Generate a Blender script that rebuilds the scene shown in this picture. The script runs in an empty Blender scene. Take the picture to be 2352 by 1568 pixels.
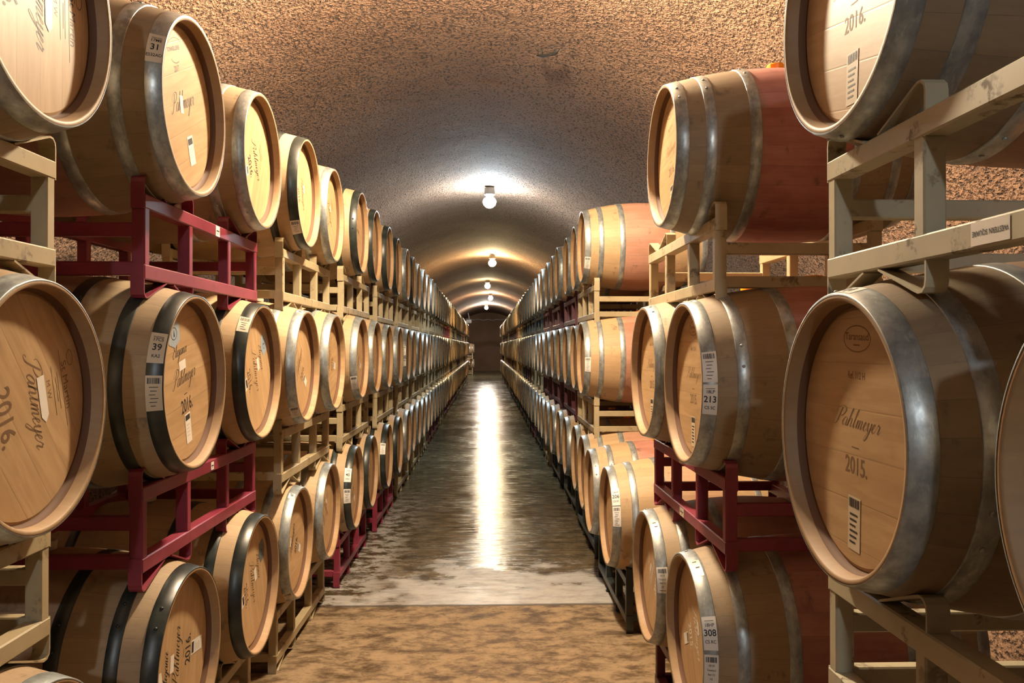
import bpy, math, random
from mathutils import Vector, noise
random.seed(7)
SC = bpy.context.scene
COL = SC.collection
R = math.radians
CAMZ = 1.63

# ------------------------------------------------------------------ camera, world, exposure
cd = bpy.data.cameras.new('camera'); cam = bpy.data.objects.new('camera', cd); COL.objects.link(cam)
cam.location = (0, 0, CAMZ); cam.rotation_euler = (R(90.381), 0, R(-1.6))
cd.sensor_width = 36; cd.lens = 36 * 1849 / 2352; cd.clip_start = .02; cd.clip_end = 200
SC.camera = cam
w = bpy.data.worlds.new('cave_air'); SC.world = w; w.use_nodes = True
w.node_tree.nodes['Background'].inputs[0].default_value = (.9, .75, .6, 1)
w.node_tree.nodes['Background'].inputs[1].default_value = .05
SC.view_settings.view_transform = 'Standard'; SC.view_settings.look = 'None'
SC.view_settings.gamma = 1; SC.view_settings.use_curve_mapping = False
SC.view_settings.exposure = 1.97

# ceiling lamps: x, y, colour, watts, globe glow, description
LAMPZ = 3.76
WARM = (1, .82, .57)
LAMPS = [(0, -4.6, (.86, .95, 1), 'cool ceiling lamp on the crown of the vault behind the viewer', 260),
         (.0, 4.0, WARM, 'warm ceiling lamp on the crown just above the frame', 600),
         (.0, 11.8, (.74, .90, 1), 'bright cool white ceiling lamp, the biggest glowing globe on the vault', 190),
         (.07, 20.4, (1, .78, .42), 'yellowish ceiling lamp, second glowing globe down the vault', 230),
         (-.07, 28.1, (1, .84, .50), 'dim ceiling lamp, third globe down the vault, with a dark cap', 70),
         (.05, 35.1, (1, .74, .48), 'orange ceiling lamp, fourth globe down the vault', 230),
         (-.17, 43.8, (1, .93, .80), 'white ceiling lamp, last globe before the end wall', 480)]

# ------------------------------------------------------------------ material helpers
def mat(name):
    m = bpy.data.materials.new(name); m.use_nodes = True
    nt = m.node_tree; b = nt.nodes['Principled BSDF']
    return m, nt, b
def N(nt, t, **kw):
    n = nt.nodes.new(t)
    for k, v in kw.items(): setattr(n, k, v)
    return n
def val(nt, sock, v):
    if hasattr(v, 'is_linked') or isinstance(v, bpy.types.NodeSocket): nt.links.new(v, sock)
    elif isinstance(v, (tuple, list)) and len(v) == 3 and sock.type == 'RGBA': sock.default_value = (*v, 1)
    else: sock.default_value = v
def math_(nt, op, a, b=0.0, c=0.0):
    n = N(nt, 'ShaderNodeMath', operation=op)
    for s, v in zip(n.inputs, (a, b, c)): val(nt, s, v)
    return n.outputs[0]
def mix(nt, f, a, b, mode='MIX'):
    n = N(nt, 'ShaderNodeMix', data_type='RGBA', blend_type=mode)
    val(nt, n.inputs[0], f); val(nt, n.inputs[6], a); val(nt, n.inputs[7], b)
    return n.outputs[2]
def ramp(nt, f, p0, p1, v0=0.0, v1=1.0):
    n = N(nt, 'ShaderNodeMapRange', interpolation_type='SMOOTHSTEP')
    for i, v in enumerate((f, p0, p1, v0, v1)): val(nt, n.inputs[i], v)
    return n.outputs[0]
def noise_(nt, vec, scale, detail=3, rough=.55, dist=0.0):
    n = N(nt, 'ShaderNodeTexNoise'); val(nt, n.inputs['Vector'], vec)
    n.inputs['Scale'].default_value = scale; n.inputs['Detail'].default_value = detail
    n.inputs['Roughness'].default_value = rough; n.inputs['Distortion'].default_value = dist
    return n.outputs['Fac']
def mapping(nt, vec, scale=(1, 1, 1), loc=(0, 0, 0), rot=(0, 0, 0)):
    n = N(nt, 'ShaderNodeMapping'); val(nt, n.inputs['Vector'], vec)
    n.inputs['Scale'].default_value = scale; n.inputs['Rotation'].default_value = rot
    if isinstance(loc, bpy.types.NodeSocket): nt.links.new(loc, n.inputs['Location'])
    else: n.inputs['Location'].default_value = loc
    return n.outputs[0]
def bump(nt, b, h, strength, dist):
    n = N(nt, 'ShaderNodeBump'); n.inputs['Strength'].default_value = strength; n.inputs['Distance'].default_value = dist
    val(nt, n.inputs['Height'], h); nt.links.new(n.outputs[0], b.inputs['Normal']); return n
def obj_co(nt): return N(nt, 'ShaderNodeTexCoord').outputs['Object']
def geo_pos(nt): return N(nt, 'ShaderNodeNewGeometry').outputs['Position']
def prop(nt, name):
    return N(nt, 'ShaderNodeAttribute', attribute_type='OBJECT', attribute_name=name).outputs['Fac']
def rnd(nt): return N(nt, 'ShaderNodeObjectInfo').outputs['Random']
def comb(nt, x, y=0.0, z=0.0):
    n = N(nt, 'ShaderNodeCombineXYZ')
    for s, v in zip(n.inputs, (x, y, z)): val(nt, s, v)
    return n.outputs[0]
def sep(nt, v):
    n = N(nt, 'ShaderNodeSeparateXYZ'); val(nt, n.inputs[0], v); return n.outputs

M = {}
def flat(name, col, rough=.5, metal=0.0, emit=0.0):
    m, nt, b = mat(name); b.inputs['Base Color'].default_value = (*col, 1)
    b.inputs['Roughness'].default_value = rough; b.inputs['Metallic'].default_value = metal
    if emit:
        b.inputs['Emission Color'].default_value = (*col, 1); b.inputs['Emission Strength'].default_value = emit
    M[name] = m; return m

def stave_material():
    m, nt, b = mat('oak_staves')
    co = obj_co(nt); x, y, z = sep(nt, co); r = rnd(nt)
    ang = math_(nt, 'ARCTAN2', y, z)
    t = math_(nt, 'MULTIPLY_ADD', ang, 30 / (2 * math.pi), 40.0)
    cell = math_(nt, 'FLOOR', t); fr = math_(nt, 'FRACT', t)
    wn = N(nt, 'ShaderNodeTexWhiteNoise', noise_dimensions='2D')
    val(nt, wn.inputs['Vector'], comb(nt, cell, math_(nt, 'MULTIPLY', r, 50.0)))
    tone = wn.outputs['Value']
    off = comb(nt, math_(nt, 'MULTIPLY', r, 31.0), math_(nt, 'MULTIPLY', tone, 9.0), r)
    grain = noise_(nt, mapping(nt, co, (5, 42, 42), off), 1.6, 5, .65)
    blot = noise_(nt, mapping(nt, co, (2.0, 3.5, 3.5), off), 1.0, 4, .6)
    new = mix(nt, grain, (.385, .245, .120), (.545, .375, .205))
    old = mix(nt, grain, (.105, .080, .050), (.215, .165, .105))
    age = prop(nt, 'age')
    c = mix(nt, math_(nt, 'MULTIPLY', age, ramp(nt, blot, .25, .6, .7, 1.0)), new, old)
    c = mix(nt, math_(nt, 'MULTIPLY', tone, .42), c, mix(nt, .5, c, (.16, .10, .055)))
    # wine stain round the bilge
    edge = math_(nt, 'ADD', math_(nt, 'ABSOLUTE', x), math_(nt, 'MULTIPLY', math_(nt, 'SUBTRACT', blot, .5), .10))
    st = math_(nt, 'MULTIPLY', ramp(nt, edge, .15, .205, 1.0, 0.0), prop(nt, 'stain'))
    wine = mix(nt, ramp(nt, blot, .3, .65), mix(nt, grain, (.18, .042, .036), (.36, .115, .095)), mix(nt, grain, (.34, .115, .095), (.52, .235, .19)))
    c = mix(nt, st, c, wine)
    # dark drips and mould
    dirt = ramp(nt, noise_(nt, mapping(nt, co, (9, 5, 5), off), 1.3, 4, .7), .58, .72)
    c = mix(nt, math_(nt, 'MULTIPLY', dirt, .55), c, (.06, .045, .03))
    line = ramp(nt, math_(nt, 'ABSOLUTE', math_(nt, 'SUBTRACT', fr, .5)), .483, .5, 0, 1)
    c = mix(nt, math_(nt, 'MULTIPLY', line, .32), c, (.05, .03, .018))
    nt.links.new(c, b.inputs['Base Color']); b.inputs['Roughness'].default_value = .62
    bump(nt, b, math_(nt, 'SUBTRACT', math_(nt, 'MULTIPLY', grain, .4), math_(nt, 'MULTIPLY', line, .4)), .3, .002)
    M['staves'] = m
def head_material():
    m, nt, b = mat('oak_head')
    co = obj_co(nt); r = rnd(nt); roll = prop(nt, 'roll')
    x, y, z = sep(nt, co)
    ca = math_(nt, 'COSINE', roll); sa = math_(nt, 'SINE', roll)
    u = math_(nt, 'ADD', math_(nt, 'MULTIPLY', y, ca), math_(nt, 'MULTIPLY', z, sa))
    v = math_(nt, 'SUBTRACT', math_(nt, 'MULTIPLY', z, ca), math_(nt, 'MULTIPLY', y, sa))
    t = math_(nt, 'MULTIPLY_ADD', v, 11.0, math_(nt, 'MULTIPLY', r, 3.0))
    cell = math_(nt, 'FLOOR', t); fr = math_(nt, 'FRACT', t)
    wn = N(nt, 'ShaderNodeTexWhiteNoise', noise_dimensions='2D')
    val(nt, wn.inputs['Vector'], comb(nt, cell, math_(nt, 'MULTIPLY', r, 70.0)))
    tone = wn.outputs['Value']
    g = noise_(nt, comb(nt, math_(nt, 'MULTIPLY_ADD', u, 4.5, math_(nt, 'MULTIPLY', tone, 20.0)), math_(nt, 'MULTIPLY', v, 36.0), math_(nt, 'MULTIPLY', r, 40.0)), 1.0, 5, .62, .4)
    c = mix(nt, ramp(nt, g, .25, .75), (.40, .252, .122), (.56, .385, .205))
    c = mix(nt, math_(nt, 'MULTIPLY', tone, .38), c, (.36, .21, .092))
    c = mix(nt, math_(nt, 'MULTIPLY', prop(nt, 'age'), .35), c, (.30, .185, .092))
    blot = noise_(nt, comb(nt, u, v, math_(nt, 'MULTIPLY', r, 40.0)), 5.0, 4, .6)
    c = mix(nt, ramp(nt, blot, .55, .8, 0, .35), c, (.24, .13, .058))
    line = ramp(nt, math_(nt, 'ABSOLUTE', math_(nt, 'SUBTRACT', fr, .5)), .47, .5)
    c = mix(nt, math_(nt, 'MULTIPLY', line, math_(nt, 'MULTIPLY', tone, .4)), c, (.17, .095, .042))
    nt.links.new(c, b.inputs['Base Color']); b.inputs['Roughness'].default_value = .5
    bump(nt, b, math_(nt, 'SUBTRACT', math_(nt, 'MULTIPLY', g, .3), line), .2, .001)
    M['head'] = m
def chime_material():
    m, nt, b = mat('oak_chime')
    co = obj_co(nt); r = rnd(nt); x, y, z = sep(nt, co)
    t = math_(nt, 'MULTIPLY_ADD', math_(nt, 'ARCTAN2', y, z), 30 / (2 * math.pi), 40.0)
    wn = N(nt, 'ShaderNodeTexWhiteNoise', noise_dimensions='2D')
    val(nt, wn.inputs['Vector'], comb(nt, math_(nt, 'FLOOR', t), math_(nt, 'MULTIPLY', r, 50.0)))
    g = noise_(nt, mapping(nt, co, (10, 45, 45), comb(nt, math_(nt, 'MULTIPLY', r, 30.0))), 1.3, 4)
    c = mix(nt, g, (.30, .18, .082), (.46, .30, .15))
    c = mix(nt, math_(nt, 'MULTIPLY', wn.outputs['Value'], .35), c, (.24, .12, .052))
    c = mix(nt, math_(nt, 'MULTIPLY', prop(nt, 'age'), .45), c, (.19, .118, .06))
    nt.links.new(c, b.inputs['Base Color']); b.inputs['Roughness'].default_value = .6
    M['chime'] = m
def zinc_material():
    m, nt, b = mat('galvanised_hoop')
    co = obj_co(nt); r = rnd(nt)
    o = comb(nt, math_(nt, 'MULTIPLY', r, 23.0), r, r)
    a = noise_(nt, mapping(nt, co, (14, 9, 9), o), 2.0, 5, .65)
    s = noise_(nt, mapping(nt, co, (60, 20, 20), o), 2.0, 3, .6)
    c = mix(nt, ramp(nt, a, .3, .7), (.22, .235, .23), (.42, .445, .44))
    c = mix(nt, ramp(nt, s, .55, .75, 0, .5), c, (.56, .57, .55))
    nt.links.new(c, b.inputs['Base Color']); b.inputs['Metallic'].default_value = .6
    nt.links.new(ramp(nt, a, .3, .7, .48, .34), b.inputs['Roughness'])
    M['zinc'] = m
def black_material():
    m, nt, b = mat('black_painted_hoop')
    co = obj_co(nt); a = noise_(nt, co, 14, 4)
    nt.links.new(mix(nt, ramp(nt, a, .35, .75), (.012, .016, .014), (.038, .042, .035)), b.inputs['Base Color'])
    b.inputs['Roughness'].default_value = .36
    M['black'] = m
def paint_material(key, c0, c1, rust, rough=.5):
    m, nt, b = mat(key)
    co = geo_pos(nt)
    a = noise_(nt, co, 4.0, 4); s = noise_(nt, co, 11.0, 5, .7)
    c = mix(nt, ramp(nt, a, .3, .7), c0, c1)
    p = ramp(nt, s, .56, .64)
    edge = ramp(nt, noise_(nt, co, 23.0, 3), .5, .6, .55, 1.0)
    f = math_(nt, 'MULTIPLY', math_(nt, 'MULTIPLY', p, edge), rust)
    c = mix(nt, f, c, (.085, .045, .025))
    nt.links.new(c, b.inputs['Base Color'])
    nt.links.new(ramp(nt, f, 0, 1, rough, .8), b.inputs['Roughness'])
    bump(nt, b, s, .12, .003)
    M[key] = m
def rock_material():
    m, nt, b = mat('shotcrete')
    p = geo_pos(nt)
    n1 = noise_(nt, mapping(nt, p, (1, .6, 1)), 46, 3, .6); n2 = noise_(nt, p, 55, 2, .5); n3 = noise_(nt, p, 6.5, 3, .5)
    big = noise_(nt, mapping(nt, p, (.5, .7, .5)), 1.0, 3)
    pits = ramp(nt, n1, .33, .48, 0, 1)
    c = mix(nt, ramp(nt, big, .35, .7), (.275, .158, .096), (.36, .225, .145))
    c = mix(nt, ramp(nt, n1, .43, .36, 0, .8), c, (.07, .042, .026))  # dirt and the shade inside the pores, both painted into the base colour
    nt.links.new(c, b.inputs['Base Color']); b.inputs['Roughness'].default_value = .85
    h = math_(nt, 'ADD', math_(nt, 'MULTIPLY', pits, .8), math_(nt, 'ADD', math_(nt, 'MULTIPLY', n2, .5), math_(nt, 'MULTIPLY', n3, .5)))
    bump(nt, b, h, 1.0, .05)
    M['rock'] = m
def floor_material():
    m, nt, b = mat('wet_concrete')
    p = geo_pos(nt); x, y, z = sep(nt, p)
    t = math_(nt, 'DIVIDE', math_(nt, 'ADD', y, math_(nt, 'MULTIPLY_ADD', noise_(nt, p, 3.0, 3), .03, -5.115)), 6.5)
    fr = math_(nt, 'FRACT', math_(nt, 'ADD', t, 10.0))
    d = math_(nt, 'MULTIPLY', math_(nt, 'MINIMUM', fr, math_(nt, 'SUBTRACT', 1.0, fr)), 6.5)
    front = ramp(nt, t, -.004, .004, 1, 0)                 # 1 on the slab before the first joint
    big = noise_(nt, mapping(nt, p, (.9, .9, 1)), 1.25, 5, .6, .6)
    mid = noise_(nt, mapping(nt, p, (2.2, 3.4, 1)), 2.6, 7, .74, .2)
    fine = noise_(nt, mapping(nt, p, (9, 14, 1)), 2.0, 5, .7)
    dry = mix(nt, ramp(nt, mid, .34, .62), (.060, .034, .014), (.27, .19, .112))
    wet = mix(nt, ramp(nt, mid, .30, .70), (.045, .031, .016), (.165, .120, .068))
    wetter = mix(nt, ramp(nt, mid, .3, .7), (.040, .039, .024), (.125, .112, .070))
    wet = mix(nt, ramp(nt, y, 7, 12), wet, wetter)
    c = mix(nt, front, wet, dry)
    c = mix(nt, math_(nt, 'MULTIPLY', ramp(nt, fine, .56, .70), .55), c, (.030, .017, .009))
    # dried white residue beyond the first joint and along the racks
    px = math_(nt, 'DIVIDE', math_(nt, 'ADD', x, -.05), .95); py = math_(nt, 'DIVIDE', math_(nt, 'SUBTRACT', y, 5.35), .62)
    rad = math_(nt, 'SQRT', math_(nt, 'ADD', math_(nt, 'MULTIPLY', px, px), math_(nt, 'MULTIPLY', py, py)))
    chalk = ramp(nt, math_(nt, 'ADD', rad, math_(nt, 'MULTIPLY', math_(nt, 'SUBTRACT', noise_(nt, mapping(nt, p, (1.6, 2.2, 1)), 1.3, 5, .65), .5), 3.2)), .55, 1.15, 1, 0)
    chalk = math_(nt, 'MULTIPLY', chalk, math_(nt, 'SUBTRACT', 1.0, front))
    side = math_(nt, 'MULTIPLY', ramp(nt, x, -.55, -.9), ramp(nt, mid, .44, .56))
    side = math_(nt, 'MULTIPLY', side, math_(nt, 'MULTIPLY', math_(nt, 'SUBTRACT', 1.0, front), ramp(nt, y, 9.5, 6.5)))
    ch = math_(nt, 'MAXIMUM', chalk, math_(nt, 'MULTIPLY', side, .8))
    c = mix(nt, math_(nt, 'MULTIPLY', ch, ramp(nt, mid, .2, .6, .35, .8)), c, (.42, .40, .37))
    jl = ramp(nt, d, .008, .028, 1, 0)
    c = mix(nt, math_(nt, 'MULTIPLY', jl, .7), c, mix(nt, ramp(nt, y, 6, 9), (.03, .02, .012), (.17, .16, .135)))
    nt.links.new(c, b.inputs['Base Color'])
    rw = ramp(nt, big, .35, .65, .05, .16)
    gap = ramp(nt, noise_(nt, mapping(nt, p, (1.8, 6.0, 1)), 3.0, 5, .7), .40, .68)
    rw = math_(nt, 'MULTIPLY_ADD', gap, .20, rw)
    rf = ramp(nt, mid, .35, .65, .5, .8)
    ro = math_(nt, 'ADD', math_(nt, 'MULTIPLY', rw, math_(nt, 'SUBTRACT', 1.0, front)), math_(nt, 'MULTIPLY', rf, front))
    ro = math_(nt, 'ADD', ro, math_(nt, 'MULTIPLY', ch, .3))
    nt.links.new(ro, b.inputs['Roughness'])
    nt.links.new(math_(nt, 'MULTIPLY_ADD', front, -.12, .18), b.inputs['Specular IOR Level'])
    rip = noise_(nt, mapping(nt, p, (1.3, 13.0, 1)), 2.4, 4, .62)
    bump(nt, b, math_(nt, 'ADD', rip, math_(nt, 'MULTIPLY', fine, .03)), .6, .010)
    M['floor'] = m
stave_material(); head_material(); chime_material(); zinc_material(); black_material()
rock_material(); floor_material()
paint_material('red', (.17, .014, .032), (.25, .032, .055), .3, .42)
paint_material('beige', (.32, .25, .14), (.40, .32, .19), .75)
paint_material('putty', (.36, .32, .22), (.45, .40, .275), .8)
paint_material('dark', (.012, .018, .016), (.03, .035, .03), .3, .4)
paint_material('plum', (.07, .015, .022), (.13, .03, .04), .3, .4)
flat('croze', (.115, .05, .02), .75)
flat('paper', (.72, .68, .62), .45); flat('manila', (.55, .46, .34), .5); flat('cream', (.78, .72, .50), .3)
flat('ink', (.02, .016, .014), .6); flat('burn', (.155, .078, .030), .7); flat('bluegrey', (.30, .36, .42), .5); flat('slate', (.10, .12, .13), .5)
flat('orange', (1.0, .33, .01), .4); flat('steel', (.5, .5, .48), .4, .8); flat('lampcap', (.10, .10, .10), .5); flat('cable', (.02, .02, .02), .6)

# ------------------------------------------------------------------ object helpers
def mesh(name, verts, faces, mats, idx=None, smooth=False):
    me = bpy.data.meshes.new(name); me.from_pydata(verts, [], faces)
    for k in (mats if isinstance(mats, (list, tuple)) else [mats]): me.materials.append(M[k])
    if idx: me.polygons.foreach_set('material_index', idx)
    if smooth: me.polygons.foreach_set('use_smooth', [True] * len(me.polygons))
    me.update(); return me
def add(name, me, parent=None, loc=None, rot=None):
    o = bpy.data.objects.new(name, me); COL.objects.link(o)
    if parent: o.parent = parent
    if loc: o.location = loc
    if rot: o.rotation_euler = rot
    return o
def thing(name, label, cat, group, loc, rz=0, scale=1, me=None):
    o = bpy.data.objects.new(name, me); COL.objects.link(o)
    o.location = loc; o.rotation_euler = (0, 0, rz); o.scale = (scale,) * 3
    o['label'] = label; o['category'] = cat
    if group: o['group'] = group
    return o
def structure(name, me):
    o = add(name, me); o['kind'] = 'structure'; return o
class MB:
    def __init__(s): s.v = []; s.f = []; s.m = []
    def face_block(s, vs, fs, mi=0):
        n = len(s.v); s.v += vs; s.f += [tuple(i + n for i in f) for f in fs]; s.m += [mi] * len(fs)
    def box(s, x0, x1, y0, y1, z0, z1, mi=0, ch=.0035):
        # box with chamfered long corners
        dx, dy, dz = x1 - x0, y1 - y0, z1 - z0
        ax = max(range(3), key=lambda i: (dx, dy, dz)[i])
        lo = [(y0, z0, y1, z1), (z0, x0, z1, x1), (x0, y0, x1, y1)][ax]
        a0, b0, a1, b1 = lo; c = min(ch, (a1 - a0) * .3, (b1 - b0) * .3)
        ring = [(a0 + c, b0), (a1 - c, b0), (a1, b0 + c), (a1, b1 - c), (a1 - c, b1), (a0 + c, b1), (a0, b1 - c), (a0, b0 + c)]
        e0, e1 = [(x0, x1), (y0, y1), (z0, z1)][ax]
        def pt(e, a, b): return [(e, a, b), (b, e, a), (a, b, e)][ax]
        vs = [pt(e0, a, b) for a, b in ring] + [pt(e1, a, b) for a, b in ring]
        fs = [(i, (i + 1) % 8, (i + 1) % 8 + 8, i + 8) for i in range(8)] + [tuple(range(7, -1, -1)), tuple(range(8, 16))]
        s.face_block(vs, fs, mi)
    def ribbon(s, path, x0, x1, th, mi=0):
        # flat bar following a (y,z) path, width along x
        vs = []; n = len(path)
        for i, (y, z) in enumerate(path):
            a = path[max(i - 1, 0)]; b = path[min(i + 1, n - 1)]
            t = Vector((b[0] - a[0], b[1] - a[1])).normalized(); ny, nz = -t.y * th / 2, t.x * th / 2
            vs += [(x0, y + ny, z + nz), (x1, y + ny, z + nz), (x1, y - ny, z - nz), (x0, y - ny, z - nz)]
        fs = [(0, 1, 2, 3), tuple(4 * (n - 1) + k for k in (3, 2, 1, 0))]
        for i in range(n - 1):
            for k in range(4):
                fs.append((4 * i + k, 4 * i + 4 + k, 4 * i + 4 + (k + 1) % 4, 4 * i + (k + 1) % 4))
        s.face_block(vs, fs, mi)
    def tube(s, pts, r, seg=8, mi=0):
        vs = []; n = len(pts)
        for i, p in enumerate(pts):
            a = Vector(pts[max(i - 1, 0)]); b = Vector(pts[min(i + 1, n - 1)]); t = (b - a).normalized()
            u = t.orthogonal().normalized(); v = t.cross(u)
            rr = r[i] if isinstance(r, (list, tuple)) else r
            for k in range(seg):
                q = 2 * math.pi * k / seg; vs.append(tuple(Vector(p) + (u * math.cos(q) + v * math.sin(q)) * rr))
        fs = [(i * seg + k, i * seg + (k + 1) % seg, (i + 1) * seg + (k + 1) % seg, (i + 1) * seg + k) for i in range(n - 1) for k in range(seg)]
        fs += [tuple(range(seg - 1, -1, -1)), tuple((n - 1) * seg + k for k in range(seg))]
        s.face_block(vs, fs, mi)
    def build(s, name, mats, smooth=False): return mesh(name, s.v, s.f, mats, s.m, smooth)
def lathe(profile, seg, axis='x'):
    """profile of (along, radius, mat) ; returns verts, faces, idx; radius 0 ends make fans"""
    v = []; f = []; mi = []
    rings = []
    for (a, r, m) in profile:
        if r < 1e-6:
            rings.append([len(v)]); v.append((a, 0, 0)); continue
        ring = []
        for k in range(seg):
            q = 2 * math.pi * k / seg; ring.append(len(v)); v.append((a, r * math.sin(q), r * math.cos(q)))
        rings.append(ring)
    for i in range(len(rings) - 1):
        A, B = rings[i], rings[i + 1]
        for k in range(seg):
            k2 = (k + 1) % seg
            if len(A) == 1: f.append((A[0], B[k], B[k2]))
            elif len(B) == 1: f.append((A[k], B[0], A[k2]))
            else: f.append((A[k], B[k], B[k2], A[k2]))
            mi.append(profile[i][2])
    if axis == 'z': v = [(y, z, x) for x, y, z in v]
    return v, f, mi

# ------------------------------------------------------------------ lettering in 2-D: lists of (verts, faces) in metres
_txt = {}
def text2d(s, size, cx=0, cy=0, sx=1.0, bold=0.0, shear=0.0):
    k = (s, bold, shear)
    if k not in _txt:
        cu = bpy.data.curves.new('t', 'FONT'); cu.body = s; cu.size = 1; cu.align_x = 'CENTER'; cu.resolution_u = 3
        cu.offset = bold; cu.shear = shear
        o = bpy.data.objects.new('t', cu); COL.objects.link(o)
        dg = bpy.context.evaluated_depsgraph_get(); dg.update()
        me = bpy.data.meshes.new_from_object(o.evaluated_get(dg))
        _txt[k] = ([(v.co.x, v.co.y - .35) for v in me.vertices], [tuple(p.vertices) for p in me.polygons])
        bpy.data.objects.remove(o); bpy.data.curves.remove(cu); bpy.data.meshes.remove(me)
    v, f = _txt[k]
    return [(x * size * sx + cx, y * size + cy) for x, y in v], f
def rect2d(u0, v0, u1, v1, n=1):
    vs = []; fs = []
    for i in range(n + 1):
        v = v0 + (v1 - v0) * i / n; vs += [(u0, v), (u1, v)]
    for i in range(n): fs.append((2 * i, 2 * i + 1, 2 * i + 3, 2 * i + 2))
    return vs, fs
def poly2d(pts): return list(pts), [tuple(range(len(pts)))]
def ring2d(rx, ry, cx, cy, w, seg=40, a0=0, a1=360):
    vs = []; fs = []
    for i in range(seg + 1):
        q = R(a0 + (a1 - a0) * i / seg); c, s = math.cos(q), math.sin(q)
        vs += [(cx + rx * c, cy + ry * s), (cx + (rx - w) * c, cy + (ry - w) * s)]
        if i: fs.append((2 * i - 2, 2 * i, 2 * i + 1, 2 * i - 1))
    return vs, fs
def barcode2d(u0, v0, u1, v1, seed=1):
    rg = random.Random(seed); vs = []; fs = []; u = u0
    while u < u1:
        wd = rg.choice((.0012, .002, .003)); a, b = rect2d(u, v0, min(u + wd, u1), v1)
        n = len(vs); vs += a; fs += [tuple(i + n for i in q) for q in b]; u += wd + rg.choice((.001, .0018))
    return vs, fs
GL = {'P': (1.35, [[(.75, 2.1), (.6, 1.4), (.42, .5), (.2, 0), (-.15, -.12), (-.3, .1), (-.1, .25)], [(.0, 1.3), (-.15, 1.6), (.1, 2.0), (.7, 2.3), (1.3, 2.15), (1.45, 1.7), (1.2, 1.25), (.8, 1.05), (.58, 1.2)]]),
      'E': (1.15, [[(1.0, 1.9), (.75, 2.2), (.4, 1.95), (.45, 1.4), (.75, 1.2), (.3, 1.05), (.02, .5), (.2, .02), (.6, .0), (1.05, .45)]]),
      'a': (1.0, [[(.75, .9), (.4, 1), (.05, .5), (.2, .02), (.5, .15), (.75, .9), (.7, .2), (.82, 0), (1.05, .35)]]),
      'h': (.98, [[(0, .3), (.3, 1.3), (.45, 2.05), (.32, 2.2), (.18, 1.6), (.05, 0)], [(.05, 0), (.18, .7), (.45, 1), (.6, .8), (.55, .15), (.7, 0), (1.0, .35)]]),
      'l': (.52, [[(0, .3), (.35, 1.5), (.42, 2.05), (.3, 2.2), (.16, 1.5), (.12, .2), (.25, 0), (.55, .35)]]),
      'm': (1.25, [[(0, .4), (.16, 1), (.12, 0)], [(.12, .1), (.28, .8), (.45, 1), (.52, .8), (.48, 0)], [(.48, .1), (.65, .8), (.83, 1), (.92, .8), (.88, .15), (1, 0), (1.27, .35)]]),
      'e': (.64, [[(0, .35), (.33, .6), (.4, .9), (.25, 1), (.08, .6), (.15, .1), (.35, 0), (.67, .35)]]),
      'y': (.85, [[(0, .6), (.12, 1), (.15, .3), (.3, .0), (.5, .2), (.65, 1), (.52, -.4), (.22, -1.1), (.02, -.9), (.3, -.3), (.87, .35)]]),
      'r': (.72, [[(0, .4), (.2, 1.05), (.3, .88), (.5, .85), (.42, .2), (.55, 0), (.8, .35)]]),
      'g': (.98, [[(.75, .9), (.4, 1), (.05, .5), (.2, .02), (.5, .15), (.75, .9), (.62, -.4), (.3, -1.1), (.08, -.85), (.4, -.3), (1.0, .35)]]),
      'n': (.95, [[(0, .4), (.16, 1), (.12, 0)], [(.12, .1), (.33, .85), (.5, 1), (.6, .8), (.56, .15), (.7, 0), (.97, .35)]]),
      'c': (.7, [[(.6, .8), (.4, 1), (.1, .6), (.15, .1), (.4, 0), (.72, .35)]])}
def script2d(s, width, cx=0, cy=0, slant=.42, thick=.15, ys=1.0):
    tot = sum(GL[c][0] for c in s); k = width / (tot + .6); x = -tot / 2; V = []; F = []
    for ch in s:
        adv, strokes = GL[ch]
        for st in strokes:
            P = []
            for i in range(len(st) - 1):                      # Catmull-Rom
                p0, p1, p2, p3 = (st[max(i - 1, 0)], st[i], st[i + 1], st[min(i + 2, len(st) - 1)])
                for j in range(4):
                    t = j / 4
                    P.append(tuple(.5 * (2 * b + (c - a) * t + (2 * a - 5 * b + 4 * c - d) * t * t + (3 * b - a - 3 * c + d) * t ** 3) for a, b, c, d in zip(p0, p1, p2, p3)))
            P.append(st[-1]); n0 = len(V)
            for i, (px, py) in enumerate(P):
                a = P[max(i - 1, 0)]; b = P[min(i + 1, len(P) - 1)]
                d = Vector((b[0] - a[0], b[1] - a[1])); d = d.normalized() if d.length > 1e-6 else Vector((1, 0))
                w_ = thick * (.38 + .75 * max(0, -d.y)) if d.y < 0 else thick * .36
                X, Y = px - d.y * w_ / 2, py + d.x * w_ / 2; X2, Y2 = px + d.y * w_ / 2, py - d.x * w_ / 2
                V += [((x + X + Y * slant) * k + cx, Y * k * ys + cy), ((x + X2 + Y2 * slant) * k + cx, Y2 * k * ys + cy)]
                if i: F.append((n0 + 2 * i - 2, n0 + 2 * i, n0 + 2 * i + 1, n0 + 2 * i - 1))
        x += adv
    return V, F
def decal(shapes, place, mats, name):
    """shapes: (verts2d, faces, matindex, layer); place maps (u, v, layer) to 3-D"""
    v = []; f = []; mi = []
    for (vs, fs, m_, ly) in shapes:
        n = len(v); v += [place(a, b, ly) for a, b in vs]; f += [tuple(i + n for i in q) for q in fs]; mi += [m_] * len(fs)
    return mesh(name, v, f, mats, mi)

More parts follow.
